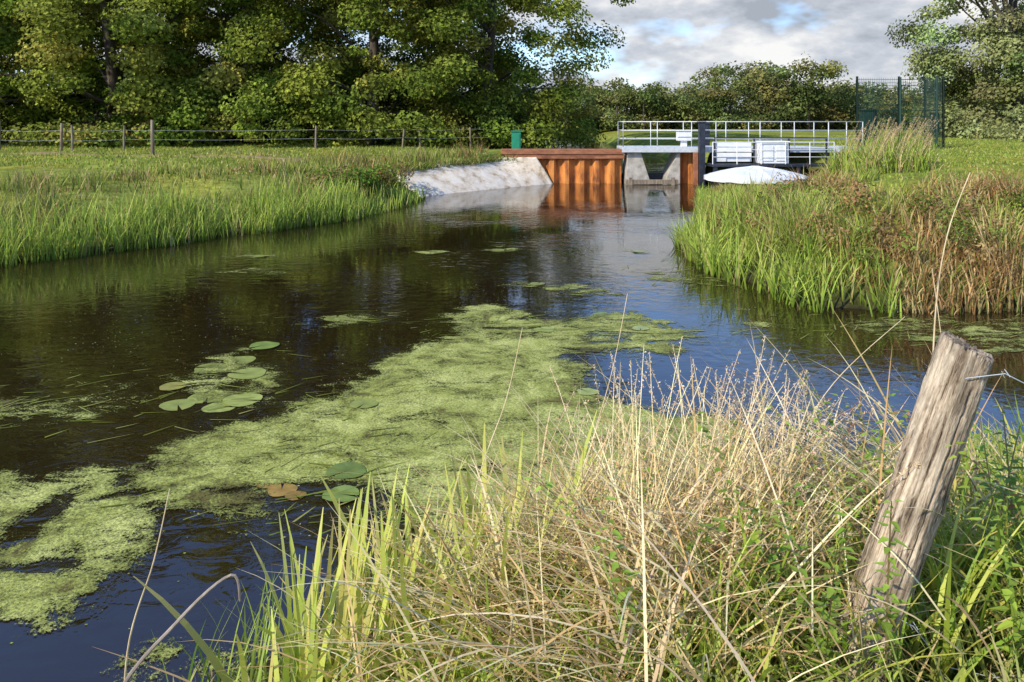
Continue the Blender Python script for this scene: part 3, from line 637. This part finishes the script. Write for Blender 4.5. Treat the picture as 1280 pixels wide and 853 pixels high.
D1=(.76,.58,.28);D2=(.88,.72,.4);D3=(.56,.38,.16)
B=clumps(cl,230,.10); n=len(B)
ang=np.where(R.random(n)<.6,R.normal(.3,.8,n),R.normal(2.9,.8,n))
V_,F_,C_,T_=blade_geo(B,R.uniform(.35,.8,n),R.uniform(.005,.012,n),ang,R.uniform(.05,.6,n),R.uniform(.5,2.2,n),palette(n,[D1,D2,D3,YG],.12,w=[.35,.3,.2,.15]),8,root=.35)
B2=clumps(cl[:7],20,.12); m2=len(B2)
ps=plume_stems(B2,R.uniform(.65,1.0,m2),np.full(m2,.004),R.uniform(.2,1.1,m2),R.normal(.35,.8,m2),[D2,D1],[(.84,.66,.44),(.72,.53,.32)],.2,40,.011,8,.15,.014)
obj_np('dry_grass_tussock',*merge([(V_,F_,C_),ps]),M_dry)
B=clumps([(.5,2.3),(.9,2.5),(.2,2.3),(1.3,2.7),(.7,3.0),(1.7,3.0),(-.1,2.5),(.3,2.1)],170,.25); B[:,2]+=R.uniform(.1,.4,len(B)); n=len(B)
V_,F_,C_,T_=blade_geo(B,R.uniform(.3,.8,n),R.uniform(.004,.010,n),R.normal(2.6,1.2,n),R.uniform(.6,1.3,n),R.uniform(.2,1.0,n),palette(n,[D1,D2,D3],.15),6)
obj_np('fallen_straw',V_,F_,C_,M_dry)
B=clumps([(-.5,2.7),(-.36,2.5),(-.62,2.9),(-.26,2.75),(-.5,2.4),(-.15,2.45),(-.7,2.6),(.0,2.6)],55,.08); n=len(B)
V_,F_,C_,T_=blade_geo(B,R.uniform(.35,.85,n),R.uniform(.016,.034,n),R.normal(.4,1.1,n),R.uniform(.0,.4,n),R.uniform(.0,1.0,n),palette(n,[(.32,.45,.04),(.48,.57,.07),(.58,.58,.10),(.2,.31,.04)],.12),7,palette(n,[(.58,.6,.11),(.66,.56,.18)],.1),wp=.55,root=.35)
B=clumps([(-1.15,3.15),(-1.0,3.45),(-1.3,3.3),(-.9,2.9)],14,.12); n=len(B)
bb=blade_geo(B,R.uniform(.3,.5,n),R.uniform(.006,.014,n),R.uniform(0,6.28,n),R.uniform(0,.3,n),R.uniform(.1,.8,n),palette(n,[(.3,.4,.05),(.38,.48,.08)],.12),6)
B=clumps([(.0,2.3),(.3,2.15),(1.25,2.3),(1.5,2.5),(1.8,2.3),(2.0,2.9),(.75,2.2),(1.0,2.6),(2.3,3.2),(.55,2.1),(.1,2.1),(-.2,2.2)],130,.13); n=len(B)
b3=blade_geo(B,R.uniform(.3,.62,n),R.uniform(.007,.018,n),R.uniform(0,6.28,n),R.uniform(0,.5,n),R.uniform(.3,1.4,n),palette(n,[(.27,.38,.04),(.41,.5,.06),(.56,.54,.10)],.12),6,root=.35)
obj_np('iris_leaves',*merge([(V_,F_,C_),bb[:3],b3[:3]]),M_grass)
def stalk(g,pts,r0,r1,n=24):
    P=[Vector(p) for p in pts]; out=[]
    for i in range(n+1):
        t=i/n*(len(P)-1); k=min(int(t),len(P)-2); f=t-k
        p0=P[max(k-1,0)];p1=P[k];p2=P[k+1];p3=P[min(k+2,len(P)-1)]
        out.append(.5*((2*p1)+(p2-p0)*f+(2*p0-5*p1+4*p2-p3)*f*f+(3*p1-p0-3*p2+p3)*f**3))
    g.tube(out,[r0+(r1-r0)*i/n for i in range(n+1)],6)
M_straw=noise_mat('straw_stalk',(.52,.38,.2),(.78,.62,.38),(1,1,.3),20,.7,0,.1)
M_dead=noise_mat('dead_stalk_bark',(.2,.15,.11),(.42,.34,.26),(1,1,.3),20,.7,0,.1)
g=Geo(); stalk(g,[(-1.15,1.7,.6),(-1.02,1.85,1.1),(-.88,1.95,1.28),(-.76,2.0,1.37),(-.735,2.0,1.3)],.006,.003); g.obj('dead_stalk',M_dead)
g=Geo(); stalk(g,[(-1.32,2.5,.3),(-1.3,2.5,.8),(-1.22,2.52,1.1),(-1.18,2.55,1.33)],.004,.0015)
stalk(g,[(-.1,2.6,.8),(-.14,2.7,1.2),(-.02,2.8,1.55),(.04,2.85,1.8)],.0028,.0012)
stalk(g,[(.2,2.9,.8),(.3,3.0,1.2),(.42,3.1,1.55),(.5,3.2,1.85)],.0028,.0012)
stalk(g,[(1.42,2.5,.8),(1.42,2.5,1.4),(1.44,2.52,1.9),(1.5,2.55,2.2),(1.58,2.55,2.42)],.004,.0015)
stalk(g,[(1.30,2.7,.8),(1.44,2.6,1.4),(1.46,2.5,1.7),(1.42,2.5,2.1)],.003,.0012)
stalk(g,[(.9,3,.8),(1.1,3,1.2),(1.35,3.1,1.5),(1.7,3.2,1.75)],.0028,.0012)
g.obj('straw_stalks',M_straw)
def leafy(bases,hr,lsz,cols,ang=None,bend=(.1,.8)):
    parts=[]
    for (bx,by) in bases:
        bz=float(terrain(np.array([bx]),np.array([by]))[0]); h=R.uniform(*hr); segs=12
        a=R.uniform(0,6.28) if ang is None else R.normal(ang,.7)
        V,F,C,T=blade_geo(np.array([[bx,by,bz]]),np.array([h]),np.array([.006]),np.array([a]),np.array([R.uniform(0,.25)]),np.array([R.uniform(*bend)]),palette(1,[(.26,.2,.08)]),segs,wp=.2)
        parts.append((V,F,C)); c=V.reshape(segs+1,2,3).mean(1)
        base=palette(1,cols,.1)[0]
        for i in range(3,segs+1):
            for rep in range(2):
                for sgn in (-1,1):
                    p=c[i]+(c[i-1]-c[i])*.5*rep; aa=i*1.57+rep*.8+R.normal()*.3+(0 if sgn>0 else math.pi); s=lsz*R.uniform(.6,1.15)*(1-.45*i/segs)
                    d_=np.array([math.cos(aa),math.sin(aa),R.uniform(-.3,.5)]); sd=np.array([-math.sin(aa),math.cos(aa),0]); up=np.array([0,0,1.])
                    pts=np.array([p+d_*.008,p+d_*s*.35+sd*s*.26-up*s*.02,p+d_*s*.4-up*s*.07,p+d_*s*.35-sd*s*.26-up*s*.02,p+d_*s*.75+sd*s*.15-up*s*.08,p+d_*s*.8-up*s*.13,p+d_*s*.75-sd*s*.15-up*s*.08,p+d_*s*1.1-up*s*.2])
                    f=np.array([(0,1,2,2),(0,2,3,3),(1,4,5,2),(3,2,5,6),(4,7,5,5),(5,7,6,6)])
                    col=base*R.uniform(.75,1.3); parts.append((pts,f,np.repeat(col[None],8,0)))
    return merge(parts)
def obj_mixed(name,V,F,C,mat):
    m=bpy.data.meshes.new(name); m.from_pydata(V.tolist(),[],[tuple(f[:3]) if f[2]==f[3] else tuple(f) for f in F.tolist()]); m.update(); m.materials.append(mat)
    at=m.color_attributes.new('Col','FLOAT_COLOR','POINT'); c=np.ones((len(V),4),np.float32); c[:,:3]=C; at.data.foreach_set('color',c.ravel()); return link(bpy.data.objects.new(name,m))
LG=[(.25,.37,.045),(.34,.46,.06),(.18,.28,.035)]
bs=[(R.normal(.88,.10),R.normal(2.15,.12)) for _ in range(9)]+[(R.normal(1.15,.12),R.normal(2.8,.15)) for _ in range(10)]+[(R.normal(1.6,.15),R.normal(2.35,.22)) for _ in range(14)]+[(R.normal(.5,.15),R.normal(2.3,.15)) for _ in range(5)]
obj_mixed('leafy_weeds',*leafy(bs,(.4,.85),.065,LG),M_grass)
bs=[(R.uniform(1.5,3.0),R.uniform(2.3,3.5)) for _ in range(36)]
obj_mixed('bramble_stems',*leafy(bs,(.45,.85),.05,[(.34,.28,.08),(.44,.22,.09),(.27,.33,.06),(.38,.18,.08)],None,(.4,1.4)),M_grass)

# ------------------------------------------------------------------ light / sky
SUN=Vector((-.64,-.52,.6)).normalized()
el=math.asin(SUN.z); rot=math.atan2(SUN.x,SUN.y)
w=bpy.data.worlds.new('World'); scene.world=w; w.use_nodes=True; nt=w.node_tree; N=nt.nodes; L=nt.links
for q in list(N): N.remove(q)
out=N.new('ShaderNodeOutputWorld'); bg=N.new('ShaderNodeBackground'); bg.inputs['Strength'].default_value=.15
sky=N.new('ShaderNodeTexSky'); sky.sky_type='NISHITA'; sky.sun_disc=False; sky.sun_elevation=el; sky.sun_rotation=rot; sky.air_density=1.2; sky.dust_density=.2; sky.ozone_density=3
gain=N.new('ShaderNodeVectorMath'); gain.operation='MULTIPLY'; gain.inputs[1].default_value=(1.15,1.35,1.75); L.new(sky.outputs[0],gain.inputs[0])
tc=N.new('ShaderNodeTexCoord'); sx=N.new('ShaderNodeSeparateXYZ'); L.new(tc.outputs['Generated'],sx.inputs[0])
def mth(op,a,b=None):
    q=N.new('ShaderNodeMath'); q.operation=op
    for i,v in enumerate((a,b)):
        if v is None: continue
        if isinstance(v,(int,float)): q.inputs[i].default_value=v
        else: L.new(v,q.inputs[i])
    return q.outputs[0]
# cloud field in direction space, heaps only slightly flattened
zz=mth('MAXIMUM',sx.outputs[2],0.)
cb=N.new('ShaderNodeCombineXYZ'); L.new(sx.outputs[0],cb.inputs[0]); L.new(sx.outputs[1],cb.inputs[1]); L.new(mth('MULTIPLY',zz,2.1),cb.inputs[2])
def wn(s,d,r,off,dist=0.):
    mp=N.new('ShaderNodeMapping'); mp.inputs['Location'].default_value=off; L.new(cb.outputs[0],mp.inputs[0])
    n=N.new('ShaderNodeTexNoise'); n.inputs['Scale'].default_value=s; n.inputs['Detail'].default_value=d; n.inputs['Roughness'].default_value=r; n.inputs['Distortion'].default_value=dist; L.new(mp.outputs[0],n.inputs['Vector']); return n.outputs[0]
nA=wn(3.4,5,.55,(3.2,1.4,.3)); nB=wn(6.5,6,.58,(1.1,4.4,2))
cov=N.new('ShaderNodeMapRange'); cov.inputs[1].default_value=.17; cov.inputs[2].default_value=.31; cov.inputs[3].default_value=.24; cov.inputs[4].default_value=-.2; L.new(zz,cov.inputs[0])
msum=mth('ADD',nA,mth('MULTIPLY',cov.outputs[0],.5))
mask=N.new('ShaderNodeMapRange'); mask.inputs[1].default_value=.50; mask.inputs[2].default_value=.60; L.new(msum,mask.inputs[0])
cr=N.new('ShaderNodeValToRGB'); e=cr.color_ramp.elements; e[0].position=.38; e[0].color=(.42,.47,.54,1); e[1].position=.60; e[1].color=(1,1,.99,1); q=e.new(.48); q.color=(.64,.68,.75,1)
L.new(nB,cr.inputs[0])
cs=N.new('ShaderNodeVectorMath'); cs.operation='SCALE'; cs.inputs['Scale'].default_value=6.4; L.new(cr.outputs[0],cs.inputs[0])
mx=N.new('ShaderNodeMix'); mx.data_type='RGBA'; L.new(mask.outputs[0],mx.inputs[0]); L.new(gain.outputs[0],mx.inputs[6]); L.new(cs.outputs[0],mx.inputs[7])
L.new(mx.outputs[2],bg.inputs[0]); L.new(bg.outputs[0],out.inputs[0])
sl=bpy.data.lights.new('sun','SUN'); sl.energy=5; sl.angle=math.radians(.5); sl.color=(1,.93,.8)
so=link(bpy.data.objects.new('sun',sl)); so.rotation_mode='QUATERNION'; so.rotation_quaternion=SUN.to_track_quat('Z','Y')

cd=bpy.data.cameras.new('camera'); cd.lens=26; cd.sensor_width=36; cd.shift_y=-.2156; cd.clip_end=4000; cd.clip_start=.05
co=link(bpy.data.objects.new('camera',cd)); co.location=(0,0,2.6); co.rotation_euler=(math.pi/2,0,0); scene.camera=co
